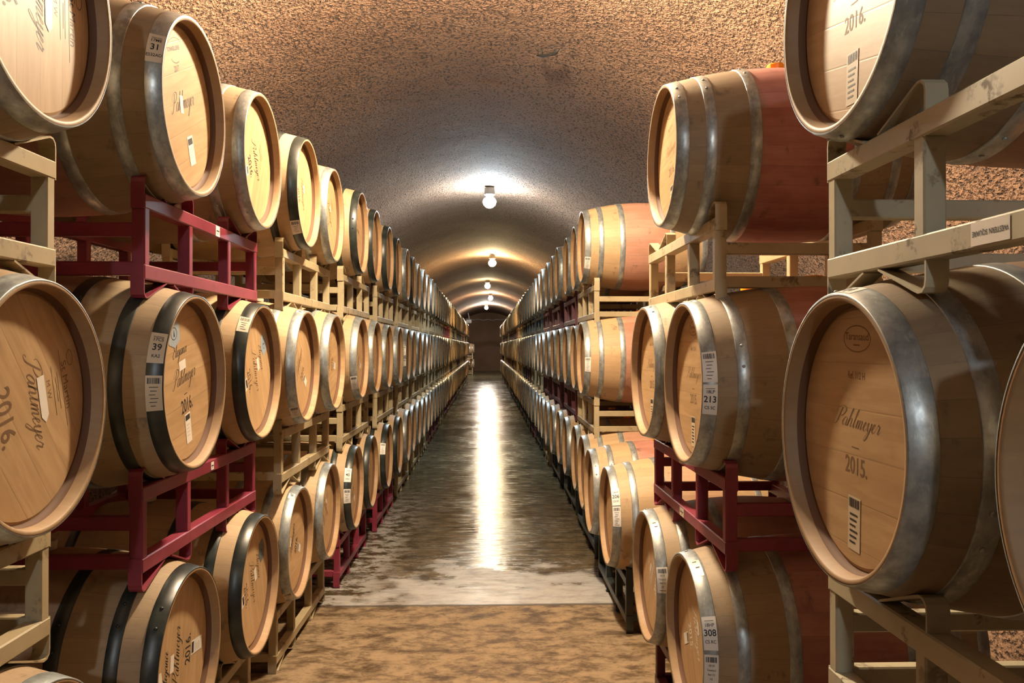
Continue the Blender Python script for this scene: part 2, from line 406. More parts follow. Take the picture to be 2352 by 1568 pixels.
# ------------------------------------------------------------------ barrel
L, RE, RB = .95, .280, .350
HX = L / 2
def rad(s): return RE + (RB - RE) * (1 - ((HX - s) / HX) ** 2)
REC, RH = .043, .256
HOOPS = [(.0, .046), (.106, .144), (.264, .304), (.646, .686), (.806, .844), (.904, .95)]
_bm = {}
def stave_mesh(seg, rings):
    k = ('st', seg)
    if k not in _bm:
        pr = [(HX - REC - .003, RH - .012, 1), (HX - REC - .003, RH + .003, 1), (HX - REC + .015, RH + .0075, 2), (HX - .004, RE - .0125, 2), (HX, RE - .0095, 2), (HX, RE - .001, 2)]
        for i in range(rings + 1):
            s = L * i / rings; pr.append((HX - s - (.001 if i == 0 else 0) + (.001 if i == rings else 0), rad(s), 0))
        pr += [(-HX, RE - .001, 2), (-HX, RE - .0095, 2), (-HX + .004, RE - .0125, 2), (-HX + REC - .004, RH + .002, 2), (-HX + REC + .003, RH + .003, 1), (-HX + REC + .003, RH - .012, 0)]
        v, f, mi = lathe(pr, seg); _bm[k] = mesh('staves', v, f, ['staves', 'croze', 'chime'], mi, True)
        _bm[k].update()
    return _bm[k]
def head_mesh(seg):
    k = ('hd', seg)
    if k not in _bm:
        v, f, mi = lathe([(HX - REC, 0, 0), (HX - REC, RH - .006, 0), (HX - REC - .003, RH + .001, 0), (HX - REC - .02, RH - .002, 0), (HX - REC - .02, 0, 0)], seg)
        _bm[k] = mesh('head', v, f, ['head'], mi)
    return _bm[k]
def hoop_mesh(i, key, seg, rivets=True):
    k = ('hp', i, key, seg)
    if k not in _bm:
        s0, s1 = HOOPS[i]; b = MB(); th = .0024
        if i == 0: s0 -= .0006
        if i == 5: s1 += .0006
        ss = [s0, s0 + .0015, (s0 + s1) / 2, s1 - .0015, s1]
        prof = [(HX - s0, rad(s0) - .001)] + [(HX - s, rad(min(max(s, 0), L)) + th * (.55 if j in (0, 4) else 1)) for j, s in enumerate(ss)] + [(HX - s1, rad(min(s1, L)) - .001)]
        n = len(prof); vs = []; fs = []
        for q in range(seg):
            a = 2 * math.pi * q / seg; ex = .0018 if (a < .42) else 0
            for j, (x, r) in enumerate(prof): vs.append((x, (r + ex * (0 < j < n - 1)) * math.sin(a), (r + ex * (0 < j < n - 1)) * math.cos(a)))
        for q in range(seg):
            q2 = (q + 1) % seg
            for j in range(n - 1): fs.append((q * n + j, q * n + j + 1, q2 * n + j + 1, q2 * n + j))
        b.face_block(vs, fs)
        if rivets:
            sm = (s0 + s1) / 2; rr = rad(sm) + th + .0018
            for a in (.08, .30):
                c = Vector((HX - sm, rr * math.sin(a), rr * math.cos(a))); nn = Vector((0, math.sin(a), math.cos(a)))
                b.tube([tuple(c - nn * .001), tuple(c + nn * .0022), tuple(c + nn * .0042)], [.0058, .005, .0018], 8)
        _bm[k] = b.build('hoop', [key], True)
    return _bm[k]
def bung_mesh(col='orange'):
    if 'bung' + col not in _bm:
        v, f, mi = lathe([(-.02, 0, 0), (-.02, .022, 0), (.004, .026, 0), (.006, .034, 0), (.030, .036, 0), (.034, .033, 0), (.034, .012, 0), (.026, .008, 0), (.026, 0, 0)], 20, 'z')
        _bm['bung' + col] = mesh('bung', v, f, [col], mi, False)
    return _bm['bung' + col]
def far_mesh(key):
    k = ('far', key)
    if k not in _bm:
        seg = 28; parts = []
        pr = [(HX - REC, 0, 1), (HX - REC, RH, 2), (HX - .001, RE - .011, 2), (HX, RE - .002, 0)]
        hs = []
        for s0, s1 in HOOPS: hs += [(s0, rad(s0) + .003, 3), (s1, rad(s1) + .003, 0)]
        ext = [(s, rad(s), 0) for s in (.07, .2, .38, .475, .57, .75, .88)]
        for s, r, m_ in sorted(hs + ext): pr.append((HX - s, r, m_))
        pr += [(-HX, RE - .011, 2), (-HX + REC, RH, 1), (-HX + REC, 0, 1)]
        v, f, mi = lathe(pr, seg)
        _bm[k] = mesh('wine_barrel', v, f, ['staves', 'head', 'chime', key], mi, True)
    return _bm[k]

def head_stamp(parent, design, roll, ink='burn'):
    """design: list of shapes built round the head's centre, turned by roll"""
    c, s = math.cos(roll), math.sin(roll); X = HX - REC
    def place(u, v, ly): return (X + .0003 + .0004 * ly, u * c - v * s, u * s + v * c)
    def part(name, shapes, mats): add(name, decal(shapes, place, mats, name), parent)
    ink_shapes = [sh for sh in design if sh[0] == 'ink']
    up = [q for q in ink_shapes if sum(p[1] for p in q[1][0]) / len(q[1][0]) > .07]
    dn = [q for q in ink_shapes if q not in up]
    if up: part('maker_stamp', [(v, f, 0, 0) for _, (v, f) in up], [ink])
    yr = [q for q in dn if sum(p[1] for p in q[1][0]) / len(q[1][0]) < -.03]
    dn = [q for q in dn if q not in yr]
    if dn: part('winery_stamp', [(v, f, 0, 0) for _, (v, f) in dn], [ink])
    if yr: part('year_stamp', [(v, f, 0, 0) for _, (v, f) in yr], [ink])
    for sh in design:
        if sh[0] == 'sticker': part('paper_sticker', [(a_, b_, c_, d_ + 1.5) for a_, b_, c_, d_ in sh[1]], ['paper', 'ink', 'manila', 'bluegrey', 'slate'])
def D_taransaud(year, full=True):
    d = [('ink', ring2d(.058, .027, 0, .194, .0025)), ('ink', text2d('Taransaud', .021, 0, .199, 1.15, .012)), ('ink', rect2d(-.014, .180, .014, .183)),
         ('ink', text2d('Ref. 112 H', .020, 0, .122, .85, .012)), ('ink', script2d('Pahlmeyer', .205, 0, .018, .42, .13, .72)), ('ink', rect2d(-.016, -.022, .016, -.0195)),
         ('ink', text2d(year + '.', .048, .004, -.056, .9, .012))]
    d.append(('sticker', [(*rect2d(-.026, -.225, .026, -.118), 2, 0), (*barcode2d(-.022, -.140, .022, -.122, 3), 1, 1)] + [(*rect2d(-.018, -.156 - .011 * i, .015 - .004 * (i % 3), -.152 - .011 * i), 1, 1) for i in range(6)]))
    return d
def D_elegance(year, hexm=3, patch=True):
    d = [('ink', script2d('Elegance', .13, -.02, .095, .4, .2)), ('ink', script2d('Pahlmeyer', .205, .0, .0)), ('ink', rect2d(-.014, -.040, .014, -.0375)),
         ('ink', text2d(year + '.', .062, .004, -.075, .72, .015))]
    hexa = [(-.10, .145), (-.10, .20), (-.055, .218), (-.01, .20), (-.01, .145), (-.055, .127)]
    d.append(('sticker', [(*poly2d(hexa[::-1]), hexm, 0), (*ring2d(.024, .02, -.055, .173, .002, 20), 1, 1), (*poly2d([(-.060, .163), (-.050, .163), (-.055, .187)]), 1, 1)]))
    if patch: d.append(('sticker', [(*rect2d(-.035, .045, .02, .075), 0, 0)]))
    d.append(('sticker', [(*rect2d(-.025, -.205, .022, -.105), 0, 0), (*rect2d(-.020, -.128, .017, -.11), 1, 1)] + [(*rect2d(-.017, -.145 - .012 * i, .01 - .005 * (i % 2), -.142 - .012 * i), 2, 1) for i in range(4)]))
    return d
def D_martin(year):
    d = [('ink', script2d('Pahlmeyer', .23, 0, .02)), ('ink', text2d(year + '.', .075, .0, -.075, .8, .015)),
         ('ink', ring2d(.020, .014, -.06, .205, .002, 24)), ('ink', text2d('St Martin', .034, .0, .175, .95)), ('ink', rect2d(-.09, .158, .1, .160)), ('ink', rect2d(-.06, .118, .06, .120)),
         ('ink', text2d('M W', .022, -.01, .10)), ('ink', rect2d(-.04, .14, .05, .142)), ('ink', rect2d(-.03, .132, .03, .134))]
    d.append(('sticker', [(*poly2d([(-.05, .055), (.045, .055), (.06, .07), (.045, .085), (-.05, .085)]), 0, 0)]))
    return d
def D_logo(year):
    d = [('ink', ring2d(.065, .03, 0, .188, .002, 24, 20, 160)), ('ink', ring2d(.045, .025, 0, .165, .003, 16, 200, 300)), ('ink', text2d('TONNELLERIE', .018, -.015, .186, .95, .02)),
         ('ink', text2d(year, .026, -.01, .125, .8, .02)), ('ink', script2d('Pahlmeyer', .215, 0, .0, .42, .19))]
    d.append(('sticker', [(*poly2d([(-.03, -.01), (-.005, -.015), (.005, .04), (-.02, .045)]), 0, 0)]))
    d.append(('sticker', [(*rect2d(-.01, -.185, .04, -.09), 0, 0), (*rect2d(-.006, -.118, .034, -.098), 1, 1)] + [(*rect2d(-.003, -.132 - .01 * i, .028 - .006 * (i % 2), -.13 - .01 * i), 2, 1) for i in range(4)]))
    return d
def D_plain(year, seed):
    rg = random.Random(seed)
    d = [('ink', script2d('Pahlmeyer', .19, 0, .01, .42, .18)), ('ink', text2d(year + '.', .055, 0, -.06, .75, .015)), ('ink', rect2d(-.03, .1, .03, .104)), ('ink', rect2d(-.04, .12, .03, .123))]
    d.append(('sticker', [(*rect2d(-.02, -.17, .02, -.10), 0, 0), (*rect2d(-.016, -.118, .016, -.105), 1, 1)]))
    if rg.random() < .6: d.append(('sticker', [(*rect2d(-.035, .05, .01, .07), 0, 0)]))
    return d
def hoop_sticker(parent, sgn, a_deg, h, kind, lines=(), w=.044, sc=.023, paper='paper'):
    a0 = R(a_deg); r0 = rad(.023) + .0030
    def place(u, v, ly):
        r = r0 + .0005 * ly; s = min(max(.0235 - u * sgn, .001), .1); a = a0 - v / r0
        rr = r + (rad(s) - rad(.023)); 
        return (HX - s, -sgn * rr * math.sin(a), rr * math.cos(a))
    H = h / 2; W = w / 2
    hp = next(c for c in parent.children if c.name.startswith('hoop')); hp.rotation_euler.x = R(-10) if sgn > 0 else R(25)
    sh = [(*rect2d(-W, -H, W, H, 10), 0, 0)]
    if kind == 'number':
        sh += [(*rect2d(-.014, H - .014, .014, H - .0125), 1, 1)]
        for t, y, size in lines: sh.append((*text2d(t, size, 0, y, .9, .018 if size > .02 else .012), 1, 1))
    elif kind == 'barcode':
        sh += [(*barcode2d(-W + .005, H - .024, W - .005, H - .007, int(a_deg)), 1, 1)]
        y = H - .034; i = 0
        for t in lines: sh.append((*text2d(t, .0095, 0, y, .68, .01), 1, 1)); y -= .015
        while y > -H + .008:
            sh.append((*rect2d(-.012 + .003 * (i % 2), y - .001, .012 - .004 * (i % 3), y + .001), 1, 1)); y -= .011; i += 1
    elif kind == 'note':
        sh += [(*rect2d(-W + .006, H - .012, W - .01, H - .006), 1, 1), (*rect2d(-W + .01, -.003, W - .006, .004), 1, 1)]
    add('label_sticker', decal(sh, place, [paper, 'ink'], 'label_sticker'), parent)

ROW = {1: 'black-hooped row', -1: 'wine-stained row'}
TIER = {'T': 'top tier', 'M': 'middle tier', 'B': 'bottom tier'}
ONES = 'zeroth first second third fourth fifth sixth seventh eighth ninth tenth eleventh twelfth thirteenth fourteenth fifteenth sixteenth seventeenth eighteenth nineteenth'.split()
TENS = {2: ('twentieth', 'twenty'), 3: ('thirtieth', 'thirty'), 4: ('fortieth', 'forty'), 5: ('fiftieth', 'fifty'), 6: ('sixtieth', 'sixty')}
def nth(n):
    if n < 20: return ONES[n]
    a, b = TENS[n // 10]; return a if n % 10 == 0 else b + '-' + ONES[n % 10]

def barrel(sgn, tier, X, Y, Z, hoop, label, stain=0.0, age=0.3, scale=1.0, lod=0, bung=True, roll=None):
    """X: world x of the front rim plane; Z: axis height above the camera"""
    cx = X - sgn * HX * scale; zc = CAMZ + Z
    grp = 'oak barrels in the %s of the %s' % (TIER[tier], ROW[sgn])
    rz = 0 if sgn > 0 else math.pi
    rg = random.Random(int(Y * 1000) + ord(tier) + (7 if sgn > 0 else 0))
    if roll is None: roll = rg.uniform(-1.4, 1.4)
    if lod == 2:
        o = thing('wine_barrel', label, 'barrel', grp, (cx, Y, zc), rz, scale, far_mesh(hoop))
        o['stain'] = stain; o['age'] = age; o['roll'] = roll; return o
    o = thing('wine_barrel', label, 'barrel', grp, (cx, Y, zc - RB * scale), rz, scale)
    seg, rings = ((96, 26) if lod == 0 else (48, 16))
    s = add('staves', stave_mesh(seg, rings), o, (0, 0, RB)); h = add('head', head_mesh(seg), o, (0, 0, RB))
    for q in (s, h): q['stain'] = stain; q['age'] = age; q['roll'] = roll
    base = rg.uniform(0, 6.28)
    for i in range(6):
        add('hoop', hoop_mesh(i, hoop, seg), o, (0, 0, RB), (base + rg.uniform(-.25, .25), 0, 0))
    if bung: add('bung', bung_mesh('orange' if sgn < 0 else 'manila'), o, (0, 0, 2 * RB - .003))
    o['_head'] = h.name; h['k'] = 0
    axis = bpy.data.objects[h.name]
    return o
def head_of(o): return next(c for c in o.children if c.name.startswith('head'))
def sticker(o, sgn, *a, **k):
    hp = next(c for c in o.children if c.name.startswith('hoop'))
    hoop_sticker(o, sgn, *a, **k)
    st = [c for c in o.children if c.name.startswith('label_sticker')][-1]; st.location = (0, 0, RB)

# ------------------------------------------------------------------ rack
PV, PW, RD = .388, .18, .60          # half pitch of the two cradles, post offset, depth
def strap(side, up, yv):
    """path of the bent flat bar of one cradle: side -1/+1 of the barrel, up +1 above / -1 below"""
    def P(y, z): return (yv + side * y, (.26 + z) if up > 0 else -z)
    yo = PW + .0205
    return [P(yo, -.045), P(yo, .034), P(yo - .003, .046), P(yo - .012, .054), P(yo - .025, .055), P(yo - .04, .050), P(.03, .001)]
_rk = {}
def rack_parts(col, foot, two=(True, True)):
    k = (col, round(foot, 3))
    if k in _rk: return _rk[k]
    out = []
    hw = PV + PW + .018
    for x0, x1, nm in ((-.045, 0, 'front'), (-RD, -RD + .045, 'back')):
        for z0 in (.215, 0):
            b = MB(); b.box(x0, x1, -hw, hw, z0, z0 + .045); out.append(('rail', b.build('rail', [col])))
        for yv in (-PV, PV):
            for s in (-1, 1):
                b = MB(); y = yv + s * PW; b.box(x0 + .002, x1 - .002, y - .0175, y + .0175, .043, .217); out.append(('post', b.build('post', [col])))
                b = MB(); b.ribbon(strap(s, 1, yv), x0 + .002, x1 - .002, .005); out.append(('cradle_strap', b.build('cradle_strap', [col], False)))
                b = MB(); p = strap(s, -1, yv)
                if foot: p = [(y_, z_ - foot if i > 0 else z_) for i, (y_, z_) in enumerate(p[:-1])]
                b.ribbon(p, x0 + .002, x1 - .002, .005); out.append(('foot_strap' if foot else 'cradle_strap', b.build('cradle_strap', [col], False)))
    for s in (-1, 1):
        y = s * (PV + PW)
        for z0 in (.13, .012):
            b = MB(); b.box(-RD + .04, -.04, y - .0165, y + .0165, z0, z0 + .042); out.append(('crossbar', b.build('crossbar', [col])))
    _rk[k] = out; return out
def far_rack_mesh(col):
    k = ('far', col)
    if k not in _rk:
        b = MB(); hw = PV + PW + .018
        for x0, x1 in ((-.045, 0), (-RD, -RD + .045)):
            for z0 in (.215, 0): b.box(x0, x1, -hw, hw, z0, z0 + .045, ch=.001)
            for yv in (-PV, PV):
                for s in (-1, 1):
                    y = yv + s * PW; b.box(x0 + .002, x1 - .002, y - .0175, y + .0175, .043, .217, ch=.001)
                    for up in (1, -1): b.ribbon(strap(s, up, yv), x0, x1, .005)
        for s in (-1, 1):
            for z0 in (.13, .012): y = s * (PV + PW); b.box(-RD + .04, -.04, y - .0165, y + .0165, z0, z0 + .042, ch=.001)
        _rk[k] = b.build('barrel_rack', [col])
    return _rk[k]
COLNAME = {'red': 'crimson', 'beige': 'beige', 'putty': 'rust-flecked putty-coloured', 'dark': 'blackish', 'plum': 'dark plum'}
def rack(sgn, tier, X, Yc, Z, col, label, lod=0, base=False):
    """Z: barrel axis height above the camera for the barrels it carries; X: front face"""
    z0 = CAMZ + Z - .575; rz = 0 if sgn > 0 else math.pi
    grp = 'steel racks under the %s of the %s' % (TIER[tier], ROW[sgn])
    if lod == 2: return thing('barrel_rack', label, 'rack', grp, (X, Yc, z0), rz, 1, far_rack_mesh(col))
    foot = max(0, z0 - .0555) if base else 0
    o = thing('barrel_rack', label, 'rack', grp, (X, Yc, z0), rz)
    for nm, me in rack_parts(col, foot): add(nm, me, o)
    return o
def rack_sticker(o, y, z, w, h, text=None, paper='paper', turn=1):
    def place(u, v, ly): return (.0008 + .0004 * ly, y + u * turn, z + v * turn)
    sh = [(*rect2d(-w / 2, -h / 2, w / 2, h / 2), 0, 0)]
    if text:
        for t, yy, s in text: sh.append((*text2d(t, s, 0, yy, .9, .015), 1, 1))
    else: sh += [(*rect2d(-w * .35, -.002, w * .35, .003), 1, 1), (*rect2d(-w * .08, -h * .3, w * .08, -h * .2), 1, 1)]
    add('label_sticker', decal(sh, place, [paper, 'ink'], 'label_sticker'), o)

# ------------------------------------------------------------------ the setting
TX, TR, TZ = -.10, 2.94, 1.04
Y0, Y1 = -9.0, 55.0
def vault(name, a0, a1, na, ys):
    vs = []; fs = []
    for j, y in enumerate(ys):
        for i in range(na + 1):
            a = a0 + (a1 - a0) * i / na
            c, s = math.cos(a), math.sin(a)
            p = Vector((TX + TR * c, y, TZ + TR * s))
            d = .025 * noise.noise(p * .7) + .004 * noise.noise(p * 2.6) + .003 * noise.noise(p * 7.0)
            rr = TR - d
            vs.append((TX + rr * c, y, max(TZ + rr * s, -.02)))
    n = na + 1
    for j in range(len(ys) - 1):
        for i in range(na): fs.append((j * n + i, j * n + i + 1, (j + 1) * n + i + 1, (j + 1) * n + i))
    structure(name, mesh(name, vs, fs, ['rock'], None, True))
ys = [Y0 + i * .25 for i in range(40)]
y = ys[-1] + .25
while y < 3.2: ys.append(y); y += .12
while y < 13: ys.append(y); y += .04
while y < 24: ys.append(y); y += .12
while y < Y1: ys.append(y); y += .3
ys.append(Y1)
ab = math.asin(-TZ / TR) - .02; am = R(22)
vault('wall_right', ab, am, 70, ys); vault('ceiling', am, math.pi - am, 170, ys); vault('wall_left', math.pi - am, math.pi - ab, 70, ys)
def end_wall(name, y, flip):
    vs = [(TX, y, TZ)]; n = 48
    for i in range(n + 1):
        a = ab + (math.pi - 2 * ab) * i / n; vs.append((TX + 3.0 * math.cos(a), y, max(TZ + 3.0 * math.sin(a), -.02)))
    fs = [(0, i + 1, i + 2) for i in range(n)] + [(0, n + 1, 1)]
    structure(name, mesh(name, vs, fs, ['rock']))
end_wall('wall_back', Y1, 0); end_wall('wall_front', Y0, 1)
structure('floor', mesh('floor', [(-4, Y0, 0), (4, Y0, 0), (4, Y1, 0), (-4, Y1, 0)], [(0, 1, 2, 3)], ['floor']))

# ------------------------------------------------------------------ lamps
for i, (x, y, col, label, glow) in enumerate(LAMPS):
    o = thing('ceiling_lamp', label, 'lamp', 'globe lamps along the crown of the vault', (x, y, LAMPZ))
    v, f, mi = lathe([(.20, 0, 0), (.20, .075, 0), (.10, .08, 0), (.085, .055, 0), (.06, .05, 0), (.06, 0, 0)], 24, 'z')
    add('lamp_base', mesh('lamp_base', v, f, ['lampcap'], mi), o)
    gk = 'glow_%d' % i; flat(gk, col, .3, 0, glow)
    v, f, mi = lathe([(.062, .05, 0), (.045, .078, 0), (0, .10, 0), (-.05, .085, 0), (-.085, .05, 0), (-.10, 0, 0)], 16, 'z')
    add('globe', mesh('globe', v, f, [gk], mi, True), o)

# ------------------------------------------------------------------ near barrels: tier, X, Y, Z, hoop, stain, age, scale, label
SP = {}
def B(key, sgn, tier, X, Y, Z, hoop, label, **k): SP[key] = barrel(sgn, tier, X, Y, Z, hoop, label, **k); return SP[key]
LFT, RGT = 1, -1
# the row on the camera's left, with black and grey hoops
B('LT0', 1, 'T', -.950, 1.766, .766, 'zinc', 'oak barrel with a bright rim, first in the top tier of the black-hooped row', stain=.5, age=.75, roll=R(-90))
B('LM0', 1, 'M', -.985, 1.815, -.133, 'zinc', 'oak barrel first in the middle tier of the black-hooped row, beside the barrel stickered 39', age=.4, roll=R(-52))
B('LB0', 1, 'B', -.980, 1.800, -1.030, 'zinc', 'oak barrel cut off by the frame below the first middle barrel of the black-hooped row', age=.4)
B('LT1', 1, 'T', -.953, 2.645, .775, 'zinc', 'grey-hooped oak barrel with the hoop sticker numbered 31', stain=.55, age=.8, roll=R(26))
B('LT2', 1, 'T', -.962, 3.462, .790, 'zinc', 'grey-hooped oak barrel in the top tier just behind the one stickered 31', age=.55)
B('LM1', 1, 'M', -.951, 2.655, -.115, 'black', 'black-hooped oak barrel with the hoop sticker numbered 39 and a blue-grey hexagon', stain=.3, age=.55, roll=R(10))
B('LM2', 1, 'M', -.957, 3.455, -.106, 'black', 'black-hooped oak barrel just behind the one stickered 39, barcode sticker near its top', age=.1, roll=R(-62))
B('LB1', 1, 'B', -.972, 2.670, -1.012, 'black', 'black-hooped oak barrel below the one stickered 39, under the crimson rack', stain=.2, age=.5, roll=R(80))
B('LB2', 1, 'B', -.956, 3.415, -.995, 'black', 'black-hooped oak barrel with a dark slate hexagon, in the bottom tier', age=.15, roll=R(-72))
B('LT3', 1, 'T', -.950, 4.275, .808, 'black', 'black-hooped oak barrel fourth from the front in the top tier of the black-hooped row', age=.1)
B('LT4', 1, 'T', -.946, 4.985, .807, 'zinc', 'grey-hooped oak barrel fifth from the front in the top tier of the black-hooped row', age=.1)
B('LM3', 1, 'M', -.930, 4.165, -.100, 'zinc', 'grey-hooped oak barrel fourth in the middle tier of the black-hooped row, small white top sticker', age=.05)
B('LM4', 1, 'M', -.915, 4.865, -.092, 'zinc', 'grey-hooped oak barrel fifth in the middle tier of the black-hooped row', age=.05)
B('LB3', 1, 'B', -.983, 4.250, -1.022, 'zinc', 'grey-hooped oak barrel fourth in the bottom tier, on a beige base rack', age=.05)
B('LB4', 1, 'B', -.963, 4.967, -1.003, 'zinc', 'grey-hooped oak barrel fifth in the bottom tier of the black-hooped row, next to sticker 40', age=.05)
B('LB5', 1, 'B', -.922, 5.670, -.982, 'black', 'black-hooped oak barrel with the hoop sticker numbered 40', age=.1)
B('LB6', 1, 'B', -.930, 6.500, -1.000, 'black', 'black-hooped oak barrel in the bottom tier just behind the one stickered 40', age=.1)
# the row on the camera's right, with wine-stained barrels
B('RM9', -1, 'M', .690, .800, -.170, 'zinc', 'oak barrel cut by the frame edge in front of the one stamped 2015', age=.35)
B('RT0', -1, 'T', .703, 1.620, .724, 'zinc', 'oak barrel stamped 2016 above the barrel stamped 2015', stain=.3, age=.8, roll=R(-12))
B('RM0', -1, 'M', .678, 1.568, -.178, 'zinc', 'big grey-hooped oak barrel stamped 2015 with a round maker stamp', stain=.2, age=.85, roll=R(0))
B('RT1', -1, 'T', .657, 3.070, .7285, 'zinc', 'wine-stained oak barrel alone at its rack end, orange bung on top', stain=1, age=.72, scale=.94, roll=R(5))
B('RM1', -1, 'M', .694, 2.895, -.131, 'zinc', 'wine-stained oak barrel in the middle tier with the hoop sticker numbered 213', stain=.8, age=.62, scale=1.02, roll=R(0))
B('RM2', -1, 'M', .690, 3.625, -.112, 'zinc', 'grey-hooped oak barrel just behind the one stickered 213, orange bung', stain=.6, age=.35, scale=1.025, roll=R(0))
B('RB0', -1, 'B', .697, 2.890, -1.035, 'zinc', 'wine-stained oak barrel in the bottom tier with the hoop sticker numbered 308', stain=.8, age=.6, roll=R(-60), bung=False)
B('RB1', -1, 'B', .694, 3.610, -1.028, 'zinc', 'oak barrel behind the one stickered 308, barcode sticker on its hoop', stain=.5, age=.45, roll=R(60), bung=False)
B('RB2', -1, 'B', .685, 4.750, -.999, 'zinc', 'pale oak barrel with the hoop sticker numbered 206', stain=.25, age=.08, roll=R(20))
B('RB3', -1, 'B', .685, 5.560, -.997, 'zinc', 'oak barrel with a pink wine-stained belly just behind the one stickered 206', stain=.8, age=.05)
B('RT2', -1, 'T', .732, 6.430, .800, 'zinc', 'pale oak barrel with a pink belly, first after the gap in the top tier', stain=.62, age=.0, bung=False)
B('RM3', -1, 'M', .717, 6.330, -.093, 'zinc', 'pale oak barrel with a pink belly, first after the gap in the middle tier', stain=.62, age=.0)
B('RB4', -1, 'B', .722, 6.315, -.984, 'zinc', 'pale oak barrel fifth from the front in the bottom tier of the wine-stained row', stain=.5, age=.0)

H = head_of
head_stamp(H(SP['LT0']), D_martin('2016'), R(-88), 'ink')
head_stamp(H(SP['LM0']), D_martin('2016'), R(-76))
head_stamp(H(SP['LT1']), D_logo('2017'), R(24), 'ink')
head_stamp(H(SP['LM1']), D_elegance('2016'), R(13), 'ink')
head_stamp(H(SP['LM2']), D_elegance('2016'), R(-66))
head_stamp(H(SP['LB1']), D_elegance('2016', 0), R(84), 'ink')
head_stamp(H(SP['LB2']), D_elegance('2016', 4), R(-72))
head_stamp(H(SP['LT2']), D_plain('2016', 2), R(-60), 'ink'); head_stamp(H(SP['LT3']), D_plain('2016', 3), R(-70)); head_stamp(H(SP['LT4']), D_plain('2016', 4), R(-50))
head_stamp(H(SP['LM3']), D_plain('2016', 5), R(55)); head_stamp(H(SP['LM4']), D_plain('2016', 6), R(80))
head_stamp(H(SP['LB3']), D_plain('2016', 7), R(65), 'ink'); head_stamp(H(SP['LB4']), D_plain('2016', 8), R(-40)); head_stamp(H(SP['LB5']), D_plain('2016', 9), R(50)); head_stamp(H(SP['LB6']), D_plain('2016', 10), R(-60))
head_stamp(H(SP['RT0']), D_taransaud('2016'), R(-4)); head_stamp(H(SP['RM0']), D_taransaud('2015'), R(-2)); head_stamp(H(SP['RT1']), D_taransaud('2016'), R(6))
head_stamp(H(SP['RM1']), D_taransaud('2015'), R(0)); head_stamp(H(SP['RM2']), D_taransaud('2015'), R(2))
head_stamp(H(SP['RB0']), D_plain('2015', 12), R(-65), 'paper'); head_stamp(H(SP['RB1']), D_plain('2015', 13), R(60), 'paper')
NUM = lambda a, b, c: [(a, .026, .015), (b, .002, .029), (c, -.026, .014)]
sticker(SP['LT1'], 1, 70, .098, 'number', NUM('17ME', '31', 'ES32AD'), paper='manila')
sticker(SP['LM1'], 1, 67, .096, 'number', NUM('17CS', '39', 'KA2'), paper='manila'); sticker(SP['LM1'], 1, 94, .104, 'barcode', paper='manila')
sticker(SP['LM2'], 1, 47, .080, 'barcode', paper='manila')
sticker(SP['LM3'], 1, 18, .03, 'note', w=.03); sticker(SP['LM3'], 1, 140, .085, 'barcode', paper='manila')
sticker(SP['LB3'], 1, 24, .045, 'note', w=.03); sticker(SP['LB3'], 1, 142, .07, 'barcode', paper='manila')
sticker(SP['LT3'], 1, 136, .085, 'barcode', paper='manila')
sticker(SP['LB5'], 1, 64, .095, 'number', NUM('17CS', '40', 'KA2')); sticker(SP['LB5'], 1, 92, .095, 'barcode')
sticker(SP['RM1'], -1, 77, .100, 'barcode'); sticker(SP['RM1'], -1, 98, .098, 'number', NUM('18LP', '213', 'CS SC'))
sticker(SP['RB0'], -1, 70, .105, 'number', NUM('18HP', '308', 'CS RC')); sticker(SP['RB0'], -1, 93, .10, 'barcode', ('GR130', 'Taransaud', 'Red 112', 'H2')); sticker(SP['RB0'], -1, 22, .085, 'note', w=.03, paper='cream')
sticker(SP['RB1'], -1, 78, .105, 'barcode', ('GR130', 'Taransaud', 'Red 112', 'H2')); sticker(SP['RB1'], -1, 30, .07, 'note', w=.03, paper='cream')
sticker(SP['RB2'], -1, 57, .100, 'number', NUM('18HP', '206', 'CS SC')); sticker(SP['RB2'], -1, 79, .11, 'barcode')
sticker(SP['RM0'], -1, 6, .05, 'note', w=.035); sticker(SP['RM1'], -1, 10, .03, 'note', w=.03)
sticker(SP['RT2'], -1, 122, .10, 'barcode'); sticker(SP['RM3'], -1, 98, .11, 'barcode')

# ------------------------------------------------------------------ near racks
RK = {}
def K(key, *a, **k): RK[key] = rack(*a, **k)
K('L0T', 1, 'T', -1.065, 1.42, .770, 'beige', 'beige steel rack with a bent hook under the first top barrel of the black-hooped row')
K('L0M', 1, 'M', -1.075, 1.42, -.130, 'beige', 'beige steel rack under the first middle barrel of the black-hooped row')
K('L0B', 1, 'B', -1.075, 1.42, -1.020, 'beige', 'beige base rack on the floor below the first stack of the black-hooped row', base=True)
K('L1T', 1, 'T', -1.040, 3.048, .780, 'red', 'crimson steel rack between the barrels stickered 31 and 39')
K('L1M', 1, 'M', -1.045, 3.050, -.110, 'red', 'crimson steel rack below the barrel stickered 39')
K('L1B', 1, 'B', -1.060, 3.040, -1.003, 'beige', 'beige base rack on the floor under the barrel with the slate hexagon', base=True)
K('L2T', 1, 'T', -1.025, 4.620, .805, 'beige', 'beige rust-flecked rack under the black-hooped row\'s top tier, next behind the crimson one')
K('L2M', 1, 'M', -1.020, 4.580, -.095, 'beige', 'beige rust-flecked rack under the black-hooped row\'s middle tier, next behind the crimson one')
K('L2B', 1, 'B', -1.060, 4.640, -1.010, 'beige', 'beige base rack on the floor in front of the bright crimson base rack', base=True)
K('L3T', 1, 'T', -.985, 6.050, .806, 'beige', 'beige steel rack fourth from the front under the black-hooped row\'s top tier')
K('L3M', 1, 'M', -.995, 6.080, -.080, 'beige', 'beige steel rack fourth from the front under the black-hooped row\'s middle tier')
K('L3B', 1, 'B', -1.010, 6.060, -.990, 'red', 'bright crimson base rack on the floor under the barrel stickered 40', base=True)
